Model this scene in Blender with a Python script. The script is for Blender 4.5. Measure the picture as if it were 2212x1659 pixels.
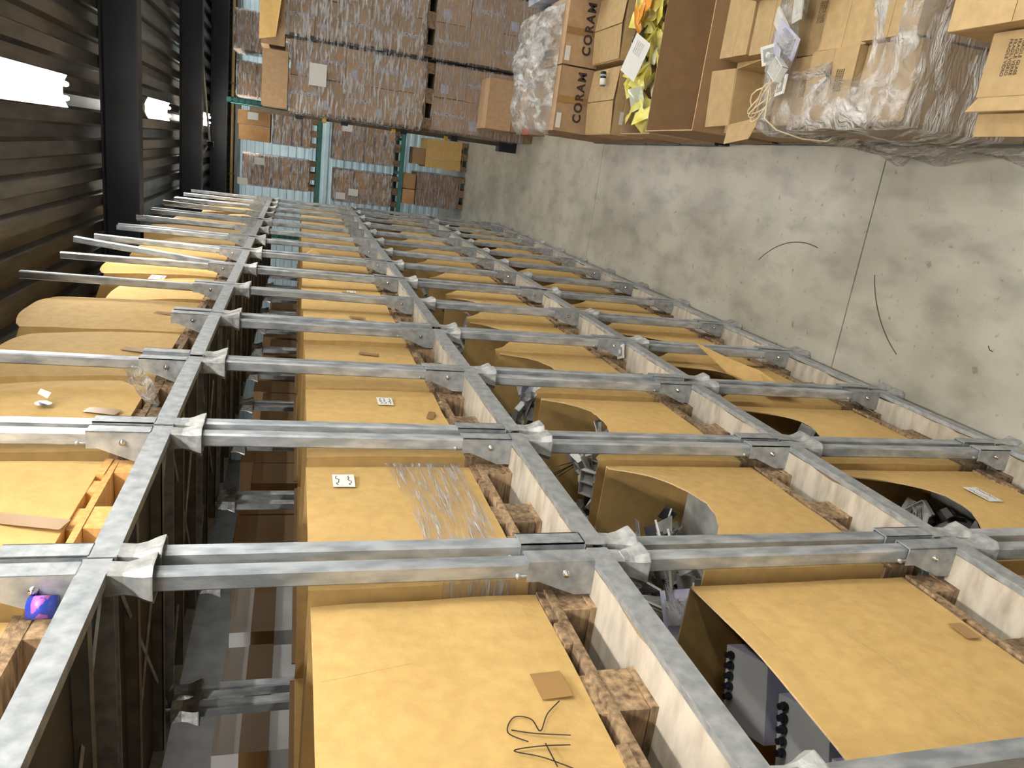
import bpy, math, random
from mathutils import Vector, Matrix, noise
R=random.Random(7)
PI=math.pi
S=bpy.context.scene
for o in list(bpy.data.objects): bpy.data.objects.remove(o)
# ------------------------------------------------------------ camera, world, exposure
cam_d=bpy.data.cameras.new('camera'); cam=bpy.data.objects.new('camera',cam_d); S.collection.objects.link(cam)
cam_d.sensor_width=36; cam_d.lens=36*1576.8/2212; cam_d.clip_start=.05; cam_d.clip_end=100
def _rot(r):
    r=Vector(r); return Matrix.Rotation(r.length,3,r.normalized())
M=_rot((.2884,.0884,-.3043))          # world to (right, forward, up) of the upright view; the photograph is turned a quarter
cx,cy,cz=-M[2],M[0],-M[1]
cam.matrix_world=Matrix(((cx[0],cy[0],cz[0],0),(cx[1],cy[1],cz[1],0),(cx[2],cy[2],cz[2],3.55),(0,0,0,1)))
S.camera=cam
w=bpy.data.worlds.new('world'); S.world=w; w.use_nodes=True
w.node_tree.nodes['Background'].inputs[0].default_value=(.6,.65,.7,1); w.node_tree.nodes['Background'].inputs[1].default_value=.02
S.view_settings.view_transform='Standard'; S.view_settings.look='None'; S.view_settings.gamma=1; S.view_settings.exposure=1.35
try: S.view_settings.use_curve_mapping=False
except Exception: pass
LAMP=56.0       # strength of the fluorescent tubes
LAMPS=[(.12,16.0),(.12,10.7),(.12,5.5),(.12,.3),(.12,-4.8),(.12,-1.9),(1.7,.3)]+[(x,y) for x in (4.6,9.2,13.8) for y in (15.8,10.7,5.5,.3,-4.8)]+[(-5.,y) for y in (10.7,5.5,.3)]  # extra pair by camera and two outer right rows: unseen lamps added for brightness
S.cycles.max_bounces=6; S.cycles.diffuse_bounces=4; S.cycles.glossy_bounces=3; S.cycles.transparent_max_bounces=10

C=S.collection
# ------------------------------------------------------------ materials
def mat(name,c1,c2=None,scale=8,rough=.7,metal=0,bump=0,bscale=60,rnd=.0,kind='noise',stretch=(1,1,1),trans=0,spec=.4,ramp=(.35,.65),coat=0):
    m=bpy.data.materials.new(name); m.use_nodes=True; nt=m.node_tree; N=nt.nodes; L=nt.links
    b=N['Principled BSDF']; b.inputs['Roughness'].default_value=rough; b.inputs['Metallic'].default_value=metal
    b.inputs['Specular IOR Level'].default_value=spec
    if coat: b.inputs['Coat Weight'].default_value=coat
    tc=N.new('ShaderNodeTexCoord'); mp=N.new('ShaderNodeMapping'); mp.inputs['Scale'].default_value=stretch
    L.new(tc.outputs['Object'],mp.inputs[0]); vec=mp.outputs[0]
    if rnd:
        oi=N.new('ShaderNodeObjectInfo'); ad=N.new('ShaderNodeVectorMath'); ad.operation='ADD'
        sc=N.new('ShaderNodeMath'); sc.operation='MULTIPLY'; sc.inputs[1].default_value=37.
        L.new(oi.outputs['Random'],sc.inputs[0]); L.new(vec,ad.inputs[0]); L.new(sc.outputs[0],ad.inputs[1]); vec=ad.outputs[0]
    col=None
    if c2:
        if kind=='voronoi':
            t=N.new('ShaderNodeTexVoronoi'); t.inputs['Scale'].default_value=scale; out=t.outputs['Color']
        else:
            t=N.new('ShaderNodeTexNoise'); t.inputs['Scale'].default_value=scale; t.inputs['Detail'].default_value=6; out=t.outputs[0]
        L.new(vec,t.inputs['Vector'])
        r=N.new('ShaderNodeValToRGB'); r.color_ramp.elements[0].position=ramp[0]; r.color_ramp.elements[1].position=ramp[1]
        r.color_ramp.elements[0].color=(*c1,1); r.color_ramp.elements[1].color=(*c2,1)
        L.new(out,r.inputs[0]); col=r.outputs[0]
    if rnd:
        hs=N.new('ShaderNodeHueSaturation'); mr=N.new('ShaderNodeMapRange'); mr.inputs[3].default_value=1-rnd; mr.inputs[4].default_value=1+rnd
        L.new(oi.outputs['Random'],mr.inputs[0]); L.new(mr.outputs[0],hs.inputs['Value'])
        if col: L.new(col,hs.inputs['Color'])
        else: hs.inputs['Color'].default_value=(*c1,1)
        col=hs.outputs[0]
    if col: L.new(col,b.inputs['Base Color'])
    else: b.inputs['Base Color'].default_value=(*c1,1)
    if bump:
        n=N.new('ShaderNodeTexNoise'); n.inputs['Scale'].default_value=bscale; n.inputs['Detail'].default_value=4; L.new(vec,n.inputs['Vector'])
        bp=N.new('ShaderNodeBump'); bp.inputs['Strength'].default_value=bump; bp.inputs['Distance'].default_value=.01
        L.new(n.outputs[0],bp.inputs['Height']); L.new(bp.outputs[0],b.inputs['Normal'])
    return m
def film_mat(name,fac0,fac1,col=(.85,.86,.88),scale=14,stretch=(1,1,3)):
    m=bpy.data.materials.new(name); m.use_nodes=True; nt=m.node_tree; N=nt.nodes; L=nt.links; N.clear()
    o=N.new('ShaderNodeOutputMaterial'); mx=N.new('ShaderNodeMixShader'); tr=N.new('ShaderNodeBsdfTransparent')
    tr.inputs[0].default_value=(.96,.96,.97,1)
    p=N.new('ShaderNodeBsdfPrincipled'); p.inputs['Base Color'].default_value=(*col,1); p.inputs['Roughness'].default_value=.16; p.inputs['Specular IOR Level'].default_value=1.0
    tc=N.new('ShaderNodeTexCoord'); mp=N.new('ShaderNodeMapping'); mp.inputs['Scale'].default_value=stretch
    n=N.new('ShaderNodeTexNoise'); n.inputs['Scale'].default_value=scale; n.inputs['Detail'].default_value=8; n.inputs['Distortion'].default_value=.5
    r=N.new('ShaderNodeMapRange'); r.inputs[1].default_value=.44; r.inputs[2].default_value=.64; r.inputs[3].default_value=fac0; r.inputs[4].default_value=fac1  # cloudy film folds, with glints painted in as whiter, denser streaks
    n2=N.new('ShaderNodeTexNoise'); n2.inputs['Scale'].default_value=scale*1.6; n2.inputs['Detail'].default_value=5; n2.inputs['Distortion'].default_value=2
    b=N.new('ShaderNodeBump'); b.inputs['Strength'].default_value=1.; b.inputs['Distance'].default_value=.06
    L.new(tc.outputs['Object'],mp.inputs[0]); L.new(mp.outputs[0],n.inputs['Vector']); L.new(mp.outputs[0],n2.inputs['Vector'])
    L.new(n.outputs[0],r.inputs[0]); L.new(n2.outputs[0],b.inputs['Height']); L.new(b.outputs[0],p.inputs['Normal'])
    L.new(r.outputs[0],mx.inputs[0]); L.new(tr.outputs[0],mx.inputs[1]); L.new(p.outputs[0],mx.inputs[2]); L.new(mx.outputs[0],o.inputs[0])
    return m
def emit(name,col,s):
    m=bpy.data.materials.new(name); m.use_nodes=True; nt=m.node_tree; nt.nodes.clear()
    o=nt.nodes.new('ShaderNodeOutputMaterial'); e=nt.nodes.new('ShaderNodeEmission'); e.inputs[0].default_value=(*col,1); e.inputs[1].default_value=s
    nt.links.new(e.outputs[0],o.inputs[0]); return m
card=mat('cardboard',(.53,.345,.125),(.60,.40,.15),scale=22,rough=.75,rnd=.10,bump=.08,bscale=90,spec=.3)
cardr=mat('cardboard_right',(.39,.275,.135),(.45,.32,.16),scale=20,rough=.75,rnd=.10,bump=.08,bscale=90,spec=.3)
card2=mat('cardboard_pinkish',(.40,.265,.15),(.46,.31,.18),scale=18,rough=.7,rnd=.12,spec=.35)
cardfar=mat('cardboard_far',(.42,.23,.09),(.52,.30,.13),scale=6,rough=.7,rnd=.22)
cardbrown=mat('cardboard_brown',(.27,.165,.08),(.31,.19,.095),scale=10,rough=.7,rnd=.1)
edgec=mat('cardboard_cut_edge',(.62,.45,.25),(.5,.33,.16),scale=200,rough=.9)
tape=mat('brown_tape',(.30,.17,.06),rough=.3,spec=.6,rnd=.1)
dtape=mat('dark_tape',(.10,.07,.07),(.2,.15,.14),scale=60,rough=.35)
ptape=mat('printed_tape',(.62,.58,.56),(.16,.15,.25),scale=55,rough=.4,ramp=(.52,.56),stretch=(1,1,.6))
ink=mat('marker_ink',(.045,.03,.025),rough=.6)
inkr=mat('red_ink',(.13,.03,.02),rough=.6)
paper=mat('white_paper',(.78,.78,.76),(.66,.66,.66),scale=40,rough=.6,ramp=(.6,.7))
galv=mat('galvanised_steel',(.27,.295,.315),(.50,.525,.54),scale=26,rough=.42,metal=.5,rnd=.12,bump=.15,bscale=40,ramp=(.3,.7))
galvp=mat('galvanised_post',(.30,.33,.36),(.54,.57,.60),scale=9,rough=.38,metal=.5,rnd=.13,bump=.12,bscale=30,ramp=(.38,.62),stretch=(3,3,1))
galvd=mat('galvanised_cup',(.30,.31,.31),(.52,.52,.50),scale=30,rough=.5,metal=.4,rnd=.1,bump=.5,bscale=25)
steelfar=mat('dull_steel',(.13,.125,.11),(.2,.19,.165),scale=14,rough=.6,metal=.3)
ply=mat('grey_plywood',(.34,.29,.225),(.55,.49,.40),scale=7,rough=.8,rnd=.1,bump=.15,bscale=50,stretch=(1,3,6),ramp=(.3,.6))
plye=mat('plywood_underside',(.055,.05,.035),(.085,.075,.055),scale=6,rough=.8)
wood=mat('weathered_pallet_wood',(.09,.055,.03),(.40,.27,.15),scale=6,rough=.8,rnd=.35,bump=.4,bscale=40,stretch=(2,9,9),ramp=(.3,.7))
woodnew=mat('new_pallet_wood',(.62,.32,.09),(.75,.45,.17),scale=6,rough=.7,rnd=.1,stretch=(2,9,9))
concrete=mat('concrete_floor',(.30,.28,.225),(.46,.435,.36),scale=1.4,rough=.33,bump=.05,bscale=20,spec=.5,ramp=(.28,.62))
roofm=mat('roof_sheet',(.10,.095,.09),(.17,.16,.15),scale=5,rough=.33,metal=.6,stretch=(3,.5,1))
beamm=mat('painted_steel_beam',(.010,.012,.018),(.016,.018,.026),scale=3,rough=.5)
wallb=mat('pale_blue_cladding',(.62,.82,.95),(.72,.90,.98),scale=3,rough=.3,spec=.7)
wallg=mat('grey_cladding',(.10,.10,.10),(.15,.15,.15),scale=3,rough=.5)
green=mat('dark_green_steel',(.03,.14,.12),(.05,.19,.16),scale=9,rough=.5)
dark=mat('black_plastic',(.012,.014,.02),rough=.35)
darkst=mat('dark_upright',(.06,.045,.03),(.10,.07,.04),scale=20,rough=.5)
yell=mat('yellow_cap',(.6,.38,.06),rough=.5)
pipe=mat('brass_pipe',(.28,.19,.07),rough=.4)
white=mat('white_plastic',(.72,.72,.68),(.6,.6,.57),scale=20,rough=.35,rnd=.15)
wpaint=mat('white_paint',(.8,.8,.8),rough=.4)
greyp=mat('grey_plastic',(.20,.205,.20),(.42,.42,.40),scale=9,rough=.4,rnd=.35)
glossd=mat('dark_glossy',(.05,.05,.06),rough=.12,rnd=.3)
chrome=mat('bright_metal',(.7,.7,.7),rough=.2,metal=1)
whitec=mat('white_carton',(.85,.85,.87),(.80,.80,.84),scale=4,rough=.35)
yellb=mat('yellow_bag',(.72,.64,.08),(.82,.78,.30),scale=9,rough=.25,rnd=.12)
orng=mat('orange_bag',(.80,.33,.04),rough=.3)
lilac=mat('lilac_print',(.42,.42,.62),(.60,.60,.68),scale=12,rough=.4)
olive=mat('pale_green_print',(.50,.52,.32),rough=.4)
blue=mat('dark_blue_can',(.02,.04,.30),rough=.25)
redp=mat('red_plastic',(.7,.05,.03),rough=.4)
clothw=mat('cream_cord',(.68,.58,.40),rough=.7)
film=film_mat('stretch_film',.10,.90,scale=7,stretch=(.8,.8,5),col=(.95,.96,1))
filmt=film_mat('clear_bag_film',.25,.90,scale=5,stretch=(2,1.2,2),col=(.9,.92,.92))
filml=film_mat('light_film',.08,.65,scale=8,stretch=(.6,.6,7),col=(.95,.95,1))
tube_em=emit('fluorescent_tube',(1,.97,.90),LAMP)

# ------------------------------------------------------------ mesh helpers
class MB:
    def __init__(s): s.v=[]; s.f=[]; s.m=[]
    def box(s,x0,x1,y0,y1,z0,z1,m=0,j=0):
        n=len(s.v)
        for z in (z0,z1):
            for x,y in ((x0,y0),(x1,y0),(x1,y1),(x0,y1)):
                s.v.append((x+R.uniform(-j,j),y+R.uniform(-j,j),z+R.uniform(-j,j)) if j else (x,y,z))
        for q in ((0,3,2,1),(4,5,6,7),(0,1,5,4),(1,2,6,5),(2,3,7,6),(3,0,4,7)): s.f.append([n+a for a in q]); s.m.append(m)
        return s
    def prism(s,poly,z0,z1,m=0,axis='z',top=None):
        n=len(s.v); k=len(poly); top=top or poly
        P={'z':lambda a,b,c:(a,b,c),'y':lambda a,b,c:(a,c,b),'x':lambda a,b,c:(c,a,b)}[axis]
        for a,b in poly: s.v.append(P(a,b,z0))
        for a,b in top: s.v.append(P(a,b,z1))
        s.f.append(list(range(n+k-1,n-1,-1))); s.m.append(m); s.f.append([n+k+i for i in range(k)]); s.m.append(m)
        for i in range(k):
            j=(i+1)%k; s.f.append([n+i,n+j,n+k+j,n+k+i]); s.m.append(m)
        return s
    def cyl(s,c,r,z0,z1,n=10,m=0,axis='z',r2=None):
        p=[(c[0]+r*math.cos(2*PI*i/n),c[1]+r*math.sin(2*PI*i/n)) for i in range(n)]
        r2=r if r2 is None else r2
        t=[(c[0]+r2*math.cos(2*PI*i/n),c[1]+r2*math.sin(2*PI*i/n)) for i in range(n)]
        return s.prism(p,z0,z1,m,axis,t)
    def tube(s,pts,r,n=6,m=0):
        pts=[Vector(p) for p in pts]; b=len(s.v)
        for i,p in enumerate(pts):
            d=(pts[min(i+1,len(pts)-1)]-pts[max(i-1,0)]).normalized()
            u=d.cross(Vector((0,0,1))); u=u.normalized() if u.length>.05 else Vector((1,0,0)); v=d.cross(u)
            for k in range(n):
                a=2*PI*k/n; s.v.append(tuple(p+(u*math.cos(a)+v*math.sin(a))*r))
        for i in range(len(pts)-1):
            for k in range(n):
                a=b+i*n+k; c=b+i*n+(k+1)%n; s.f.append([a,c,c+n,a+n]); s.m.append(m)
        return s
    def xf(s,Mx,start=0):
        for i in range(start,len(s.v)): s.v[i]=tuple(Mx@Vector(s.v[i]))
        return s
    def mesh(s,name,mats,smooth=False):
        me=bpy.data.meshes.new(name); me.from_pydata(s.v,[],s.f)
        for q in (mats if isinstance(mats,(list,tuple)) else [mats]): me.materials.append(q)
        me.polygons.foreach_set('material_index',s.m)
        if smooth: me.polygons.foreach_set('use_smooth',[True]*len(s.f))
        me.update(); return me
def ob(name,me,parent=None,loc=(0,0,0),rot=(0,0,0),**tags):
    o=bpy.data.objects.new(name,me); C.objects.link(o); o.location=loc; o.rotation_euler=rot
    if parent: o.parent=parent
    for k,v in tags.items(): o[k]=v
    return o
def thing(name,label,cat,loc=(0,0,0),rot=(0,0,0),group=None,me=None):
    o=ob(name,me,None,loc,rot,label=label,category=cat)
    if group: o['group']=group
    return o
ORD=['zeroth','first','second','third','fourth','fifth','sixth','seventh','eighth','ninth','tenth','eleventh','twelfth','thirteenth','fourteenth','fifteenth','sixteenth']
def text_mesh(txt,size,m,bold=0,align='CENTER',space=1):
    cu=bpy.data.curves.new('t','FONT'); cu.body=txt; cu.size=size; cu.offset=bold; cu.extrude=.0004; cu.align_x=align; cu.align_y='CENTER'; cu.space_character=space
    o=bpy.data.objects.new('t',cu); C.objects.link(o); bpy.context.view_layer.update()
    me=bpy.data.meshes.new_from_object(o.evaluated_get(bpy.context.evaluated_depsgraph_get()))
    bpy.data.objects.remove(o); me.materials.clear(); me.materials.append(m); return me
def ribbon(lines,wd,m):
    """flat pen strokes in the local XY plane"""
    b=MB()
    for pts in lines:
        for (a,c) in zip(pts[:-1],pts[1:]):
            a=Vector((*a,0)); c=Vector((*c,0)); d=(c-a); 
            if d.length<1e-6: continue
            d.normalize(); n=Vector((-d.y,d.x,0))*wd/2; a-=d*wd*.3; c+=d*wd*.3; k=len(b.v)
            for p in (a-n,c-n,c+n,a+n): b.v.append((p.x,p.y,0))
            for p in (a-n,c-n,c+n,a+n): b.v.append((p.x,p.y,.0006))
            for q in ((4,5,6,7),(0,1,5,4),(1,2,6,5),(2,3,7,6),(3,0,4,7)): b.f.append([k+i for i in q]); b.m.append(0)
    return b.mesh('strokes',m)
FR=(PI/2,0,PI/2)        # local XY plane onto a face looking down the +X axis (reads along +Y)
FRF=(PI/2,PI,PI/2)

# ------------------------------------------------------------ building shell
def struct(name,me,loc=(0,0,0)): return ob(name,me,None,loc,kind='structure')
XL,XR,Y0,Y1,ZR=-8.5,16.5,-8.,19.4,5.5
fl=struct('floor',MB().box(XL,XR,Y0,Y1,-.16,-.012).mesh('floor_base',mat('joint_filler',(.03,.03,.025),rough=.9)))
ys=[Y0,-5.3,-.65,4.02,8.72,13.4,18.1,Y1]; xs=[XL,-4.5,2.6,7.2,11.8,XR]
for a,b in zip(ys[:-1],ys[1:]):
    for c,d in zip(xs[:-1],xs[1:]):
        ob('concrete_slab',MB().box(c+.004,d-.004,a+.005,b-.005,-.012,0).mesh('slab',concrete),fl)
def corrug(name,span,length,pitch,depth,m,axis):
    """ribbed sheet: ribs run along the length"""
    b=MB(); n=int(span/pitch); prof=[]
    for i in range(n+1):
        x=i*pitch
        prof+=[(x,0),(x+pitch*.42,0),(x+pitch*.52,depth),(x+pitch*.90,depth)]
    prof=[p for p in prof if p[0]<=span]
    for p in prof: b.v.append((p[0],0,p[1]))
    for p in prof: b.v.append((p[0],length,p[1]))
    k=len(prof)
    for i in range(k-1): b.f.append([i,i+1,k+i+1,k+i]); b.m.append(0)
    return b.mesh(name,m)
struct('ceiling',corrug('ceiling',XR-XL,Y1-Y0,.27,.07,roofm,'y'),(XL,Y0,ZR))
fw=ob('wall_far',corrug('wall_far',5.0,XR-XL,.19,.035,wallb,'x'),None,(XL,Y1,0),kind='structure')
fw.matrix_world=Matrix(((0,1,0,XL),(0,0,1,Y1),(1,0,0,0),(0,0,0,1)))
tp=ob('wall_far_upper',corrug('wall_up',XR-XL,.75,.12,.03,wallg,'x'),None,kind='structure')
tp.matrix_world=Matrix(((1,0,0,XL),(0,0,1,Y1-.06),(0,1,0,4.98),(0,0,0,1)))
struct('wall_left',MB().box(XL-.1,XL,Y0,Y1+.1,0,ZR+.1).mesh('wl',wallg))
struct('wall_right',MB().box(XR,XR+.1,Y0,Y1+.1,0,ZR+.1).mesh('wr',wallg))
struct('wall_back',MB().box(XL,XR,Y0-.1,Y0,0,ZR+.1).mesh('wb',wallg))
struct('trim_1',MB().box(XL,XR,Y1-.2,Y1-.07,4.93,5.0).mesh('tr',wallg))
ibeam=[(-.11,0),(.11,0),(.11,.02),(.012,.02),(.012,.33),(.11,.33),(.11,.35),(-.11,.35),(-.11,.33),(-.012,.33),(-.012,.02),(-.11,.02)]
for y,nm in ((8.85,'nearest dark steel roof beam above the top boxes'),(14.2,'dark steel roof beam behind the second lamp'),(18.9,'dark steel roof beam against the far wall'),(3.4,'dark steel roof beam above the camera'),(-2.,'dark steel roof beam behind the camera')):
    b=MB(); b.prism([(y+p,5.14+q) for p,q in ibeam],XL,XR,0,'x')
    o=ob('roof_beam',b.mesh('beam',beamm),None,kind='structure')
t=thing('service_pipe','thin brass-coloured pipe running level along the top of the far wall','pipe',(0,Y1-.3,5.05))
ob('pipe_run',MB().cyl((0,0),.035,-5,5,8,0,'x').mesh('p',pipe,True),t)
for x in (-3,-1,1,3): ob('pipe_clip',MB().box(x-.02,x+.02,-.04,.22,-.045,.045).mesh('pc',darkst),t)
t=thing('roof_brace','white diagonal bracing rod under the roof beside the second beam','brace',(0,0,0))
ob('rod',MB().tube([(1.45,15.2,5.30),(-.35,15.2,5.12)],.022).mesh('rod',wpaint),t)
ob('rod',MB().tube([(-.28,15.2,5.12),(-.62,15.2,5.32)],.022).mesh('rod',wpaint),t)
ob('bracket',MB().box(-.36,-.27,15.16,15.24,5.06,5.16).mesh('br',dark),t)
# floor wear
nt=concrete.node_tree; N=nt.nodes; L_=nt.links; bs=N['Principled BSDF']; src=bs.inputs['Base Color'].links[0].from_socket
tc=N.new('ShaderNodeTexCoord'); n1=N.new('ShaderNodeTexNoise'); n1.inputs['Scale'].default_value=5.5; n1.inputs['Detail'].default_value=3
n2=N.new('ShaderNodeTexNoise'); n2.inputs['Scale'].default_value=16; n2.inputs['Detail'].default_value=2
mp=N.new('ShaderNodeMapping'); mp.inputs['Scale'].default_value=(1,.45,1)
L_.new(tc.outputs['Object'],mp.inputs[0]); L_.new(mp.outputs[0],n1.inputs['Vector']); L_.new(tc.outputs['Object'],n2.inputs['Vector'])
r1=N.new('ShaderNodeMapRange'); r1.inputs[1].default_value=.30; r1.inputs[2].default_value=.52; r1.inputs[3].default_value=.74; r1.inputs[4].default_value=1.04; L_.new(n1.outputs[0],r1.inputs[0])
r2=N.new('ShaderNodeMapRange'); r2.inputs[1].default_value=.26; r2.inputs[2].default_value=.34; r2.inputs[3].default_value=.62; r2.inputs[4].default_value=1.; L_.new(n2.outputs[0],r2.inputs[0])
mm=N.new('ShaderNodeMath'); mm.operation='MULTIPLY'; L_.new(r1.outputs[0],mm.inputs[0]); L_.new(r2.outputs[0],mm.inputs[1])
hv=N.new('ShaderNodeHueSaturation'); L_.new(src,hv.inputs['Color']); L_.new(mm.outputs[0],hv.inputs['Value']); L_.new(hv.outputs[0],bs.inputs['Base Color'])
def arc(cx_,cy_,r,a0,a1): return [(cx_+r*math.cos(a0+(a1-a0)*i/14),cy_+r*math.sin(a0+(a1-a0)*i/14)) for i in range(15)]
ob('scuff_mark',ribbon([arc(-1.0,4.6,.75,-.2,.75)],.008,darkst),fl,(0,0,.0002))
ob('scuff_mark',ribbon([arc(-.1,3.1,.8,1.9,2.6)],.008,darkst),fl,(0,0,.0002))
# fluorescent fixtures
for i,(x,y) in enumerate(LAMPS):
    lb={0:'white fluorescent ceiling lamp farthest down the aisle, mostly hidden behind a roof beam',1:'white fluorescent ceiling lamp between the two dark roof beams',2:'nearest white fluorescent ceiling lamp, cut by the photo edge'}.get(i) or 'white ceiling lamp out of view, %s, %s'%({.12:'over this aisle',1.7:'added to brighten near cartons',4.6:'over the next aisle right',9.2:'row added to the right',13.8:'row added farthest right',-5.:'over the aisle behind the racks'}[x],{15.8:'far end',10.7:'beyond the middle',5.5:'at the middle',.3:'level with the camera',-4.8:'behind the camera',-1.9:'added just behind the camera'}[y])
    t=thing('ceiling_lamp',lb,'lamp',(x,y,5.47))
    ob('housing',MB().box(-.06,.06,0,1.7,-.05,.02).mesh('h',wpaint),t)
    b=MB()
    for s in (-1,1): b.prism([(s*.04,-.045),(s*.125,-.085),(s*.13,-.08),(s*.045,-.02)][::s],0,1.7,0,'y')
    ob('reflector',b.mesh('rf',wpaint),t)
    for s in (-.055,.055): ob('tube',MB().cyl((s,-.085),.020,.03,1.67,6,0,'y').mesh('tu',tube_em),t)

# ------------------------------------------------------------ stacking racks
PITCH=.8795; J0=1.7026
def yk(k): return J0+PITCH*(k-.5)          # middle of stack k (k=0 nearest in view)
LV={1:3.98,2:2.71,3:1.435,4:.16}
DEP=1.2; HW=.43
fr=MB()
for y in (-1,1): fr.box(-DEP+.02,-.02,y*HW-(.004 if y>0 else 0),y*HW+(.004 if y<0 else 0),-.055,.006)
fr.box(-DEP,-DEP+.004,-HW,HW,-.055,.006)
fr.box(-.030,-.004,-HW,HW,-.055,-.050); fr.box(-.022,-.002,-HW,HW,.002,.007)
for s in (-1,1):
    fr.box(-.10,-.004,s*.40-.03,s*.40+.03,.0022,.0055)
    fr.tube([(-.05,-.4*s,-.035),(-DEP+.05,.4*s,-.035)],.006,4)
fr_me=fr.mesh('edge_frame',galv)
ff=MB(); n=9
ff.box(-.004,0,-HW,HW,-.055,.008)
face_me=ff.mesh('edge_strip',galv)
joist_me=MB().box(-DEP+.03,-.03,-.003,.003,-.055,-.02).box(-DEP+.03,-.03,-.003,.03,-.055,-.051).mesh('joist',steelfar)
ply_mes=[]
for q in range(5):
    b=MB(); n=26; rr=random.Random(q)
    y=[-.375+.75*i/n for i in range(n+1)]; xe=[]
    off=rr.uniform(0,50)
    for i,v in enumerate(y):
        e=noise.noise(Vector((v*5+off,q,0))); e2=noise.noise(Vector((v*22+off,q,3)))
        xe.append(-.024-max(0,e*.022)-max(0,e2*.010)*(1 if e>0 else .2))
    k=len(y)
    for z in (-.016,.004):
        for i in range(k): b.v.append((xe[i],y[i],z))
        for i in range(k): b.v.append((-DEP+.02,y[i],z))
    for i in range(k-1):
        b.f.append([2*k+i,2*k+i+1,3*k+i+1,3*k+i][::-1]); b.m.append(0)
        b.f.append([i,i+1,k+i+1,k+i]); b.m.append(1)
        b.f.append([i,i+1,2*k+i+1,2*k+i]); b.m.append(2)
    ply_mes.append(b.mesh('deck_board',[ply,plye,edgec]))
# corner socket (U channel) with tapered cheeks
def socket(sx):
    b=MB(); w=.031; t=.004; h=.20
    b.box(-t if sx>0 else 0,0 if sx>0 else t,-w,w,.005,h)
    d=-sx
    for s in (-1,1):
        y0,y1=(w-t,w) if s>0 else (-w,-w+t)
        poly=[(0,.005),(d*.105,.005),(d*.105,.055),(d*.060,.165),(d*.060,h),(0,h)]
        if d<0: poly=poly[::-1]
        b.prism(poly,y0,y1,0,'y')
    return b.mesh('socket',galv)
sock_f=socket(1); sock_r=socket(-1)
bolt_me=MB().cyl((0,0),.010,-.042,.042,8,0,'y').cyl((0,0),.005,-.046,.046,8,0,'y').mesh('bolt',chrome,True)
pin_me=MB().cyl((0,0),.007,-.034,.026,8,0,'y').box(-.004,.004,-.030,-.026,-.03,.0).mesh('pin',galvd,True)
ch=.006; hw=.024
pp=[(-hw,-hw+ch),(-hw+ch,-hw),(hw-ch,-hw),(hw,-hw+ch),(hw,hw-ch),(hw-ch,hw),(-hw+ch,hw),(-hw,hw-ch)]
post_me=MB().prism(pp,.006,1.195).mesh('post',galvp)
sq=lambda r:[(-r,-r),(r,-r),(r,r),(-r,r)]
c8=lambda r,c:[(-r,-r+c),(-r+c,-r),(r-c,-r),(r,-r+c),(r,r-c),(r-c,r),(-r+c,r),(-r,r-c)]
def cup():
    b=MB(); prof=[(-.05,.031,.004),(-.090,.030,.006),(-.112,.036,.012),(-.135,.046,.018),(-.150,.050,.018),(-.154,.050,.018),(-.154,.046,.016),(-.135,.041,.014),(-.110,.031,.010)]
    for z,r,c in prof:
        for p in c8(r,c): b.v.append((p[0],p[1],z+.0))
    for i in range(len(prof)-1):
        for k in range(8):
            a=i*8+k; c=i*8+(k+1)%8; b.f.append([a,a+8,c+8,c]); b.m.append(0)
    return b.mesh('foot_cup',galvd)
cup_me=cup()
ROWN={1:'top',2:'second',3:'third',4:'bottom'}
def SN(k): return 'unseen nearest stack' if k<0 else '%s stack from the camera'%ORD[k+1]
def unit(k,lev,x0=-1.0,row='front',detail=2,tilt=0):
    z=LV[lev]; y=yk(k)
    lab='galvanised stacking rack frame%s, %s tier, %s'%('' if row=='front' else ' in the rear row',ROWN[lev],SN(k))
    jz=R.uniform(-.004,.004) if lev<4 else 0
    t=thing('stacking_rack',lab,'rack',(x0+R.uniform(-.008,.008)*(lev<4),y+R.uniform(-.004,.004),z+jz),(0,0,R.uniform(-.004,.004)),'stacking rack frames of the %s row'%row)
    ob('edge_frame',fr_me,t); ob('edge_strip',face_me,t)
    ob('deck_board',ply_mes[R.randrange(5)],t)
    if detail>0:
        for q in (-.2,.2): ob('joist',joist_me,t,(0,q,0))
    for sx,px in ((1,-.026),(-1,-DEP+.026)):
        for sy in (-1,1):
            yy=sy*.392
            s=ob('socket',sock_f if sx>0 else sock_r,t,(0 if sx>0 else -DEP,yy,0))
            if detail>1: ob('bolt',bolt_me,s,(-sx*.035,0,.09))
            a,b_=(None,0) if row!='front' and lev==2 else (0,0)
            if lev==1 and row=='front' and tilt: a,b_=tilt.get((sx,sy),(0,0))
            ob('foot_cup',cup_me,t,(px-.005*sx,yy,0))
            if a is None: continue
            p=ob('post',post_me,t,(px-.005*sx,yy,0),(a,b_,0))
            if detail>1: ob('pin',pin_me,p,(-sx*.012,0,.225))
    return t
N_=(None,0)
TILT={2:{(-1,1):N_},3:{(1,-1):N_,(1,1):N_,(-1,-1):N_,(-1,1):N_},4:{(1,-1):N_,(-1,-1):N_},5:{(1,-1):N_,(1,1):(.03,0)},6:{(1,-1):(-.15,.07),(1,1):(-.05,.02)},7:{(1,-1):(.02,0),(1,1):(-.02,0)},
 8:{(1,1):(-.05,0)},9:{(1,-1):(.03,0)},10:{(1,1):(.02,.02)},11:{(1,1):(-.03,0)}}
for k in range(-1,14):
    for lev in (4,3,2,1):
        unit(k,lev,detail=2 if k<8 else 1,tilt=TILT.get(k,{}))
        if lev>1: unit(k,lev,-2.42,'rear',detail=0)

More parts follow.
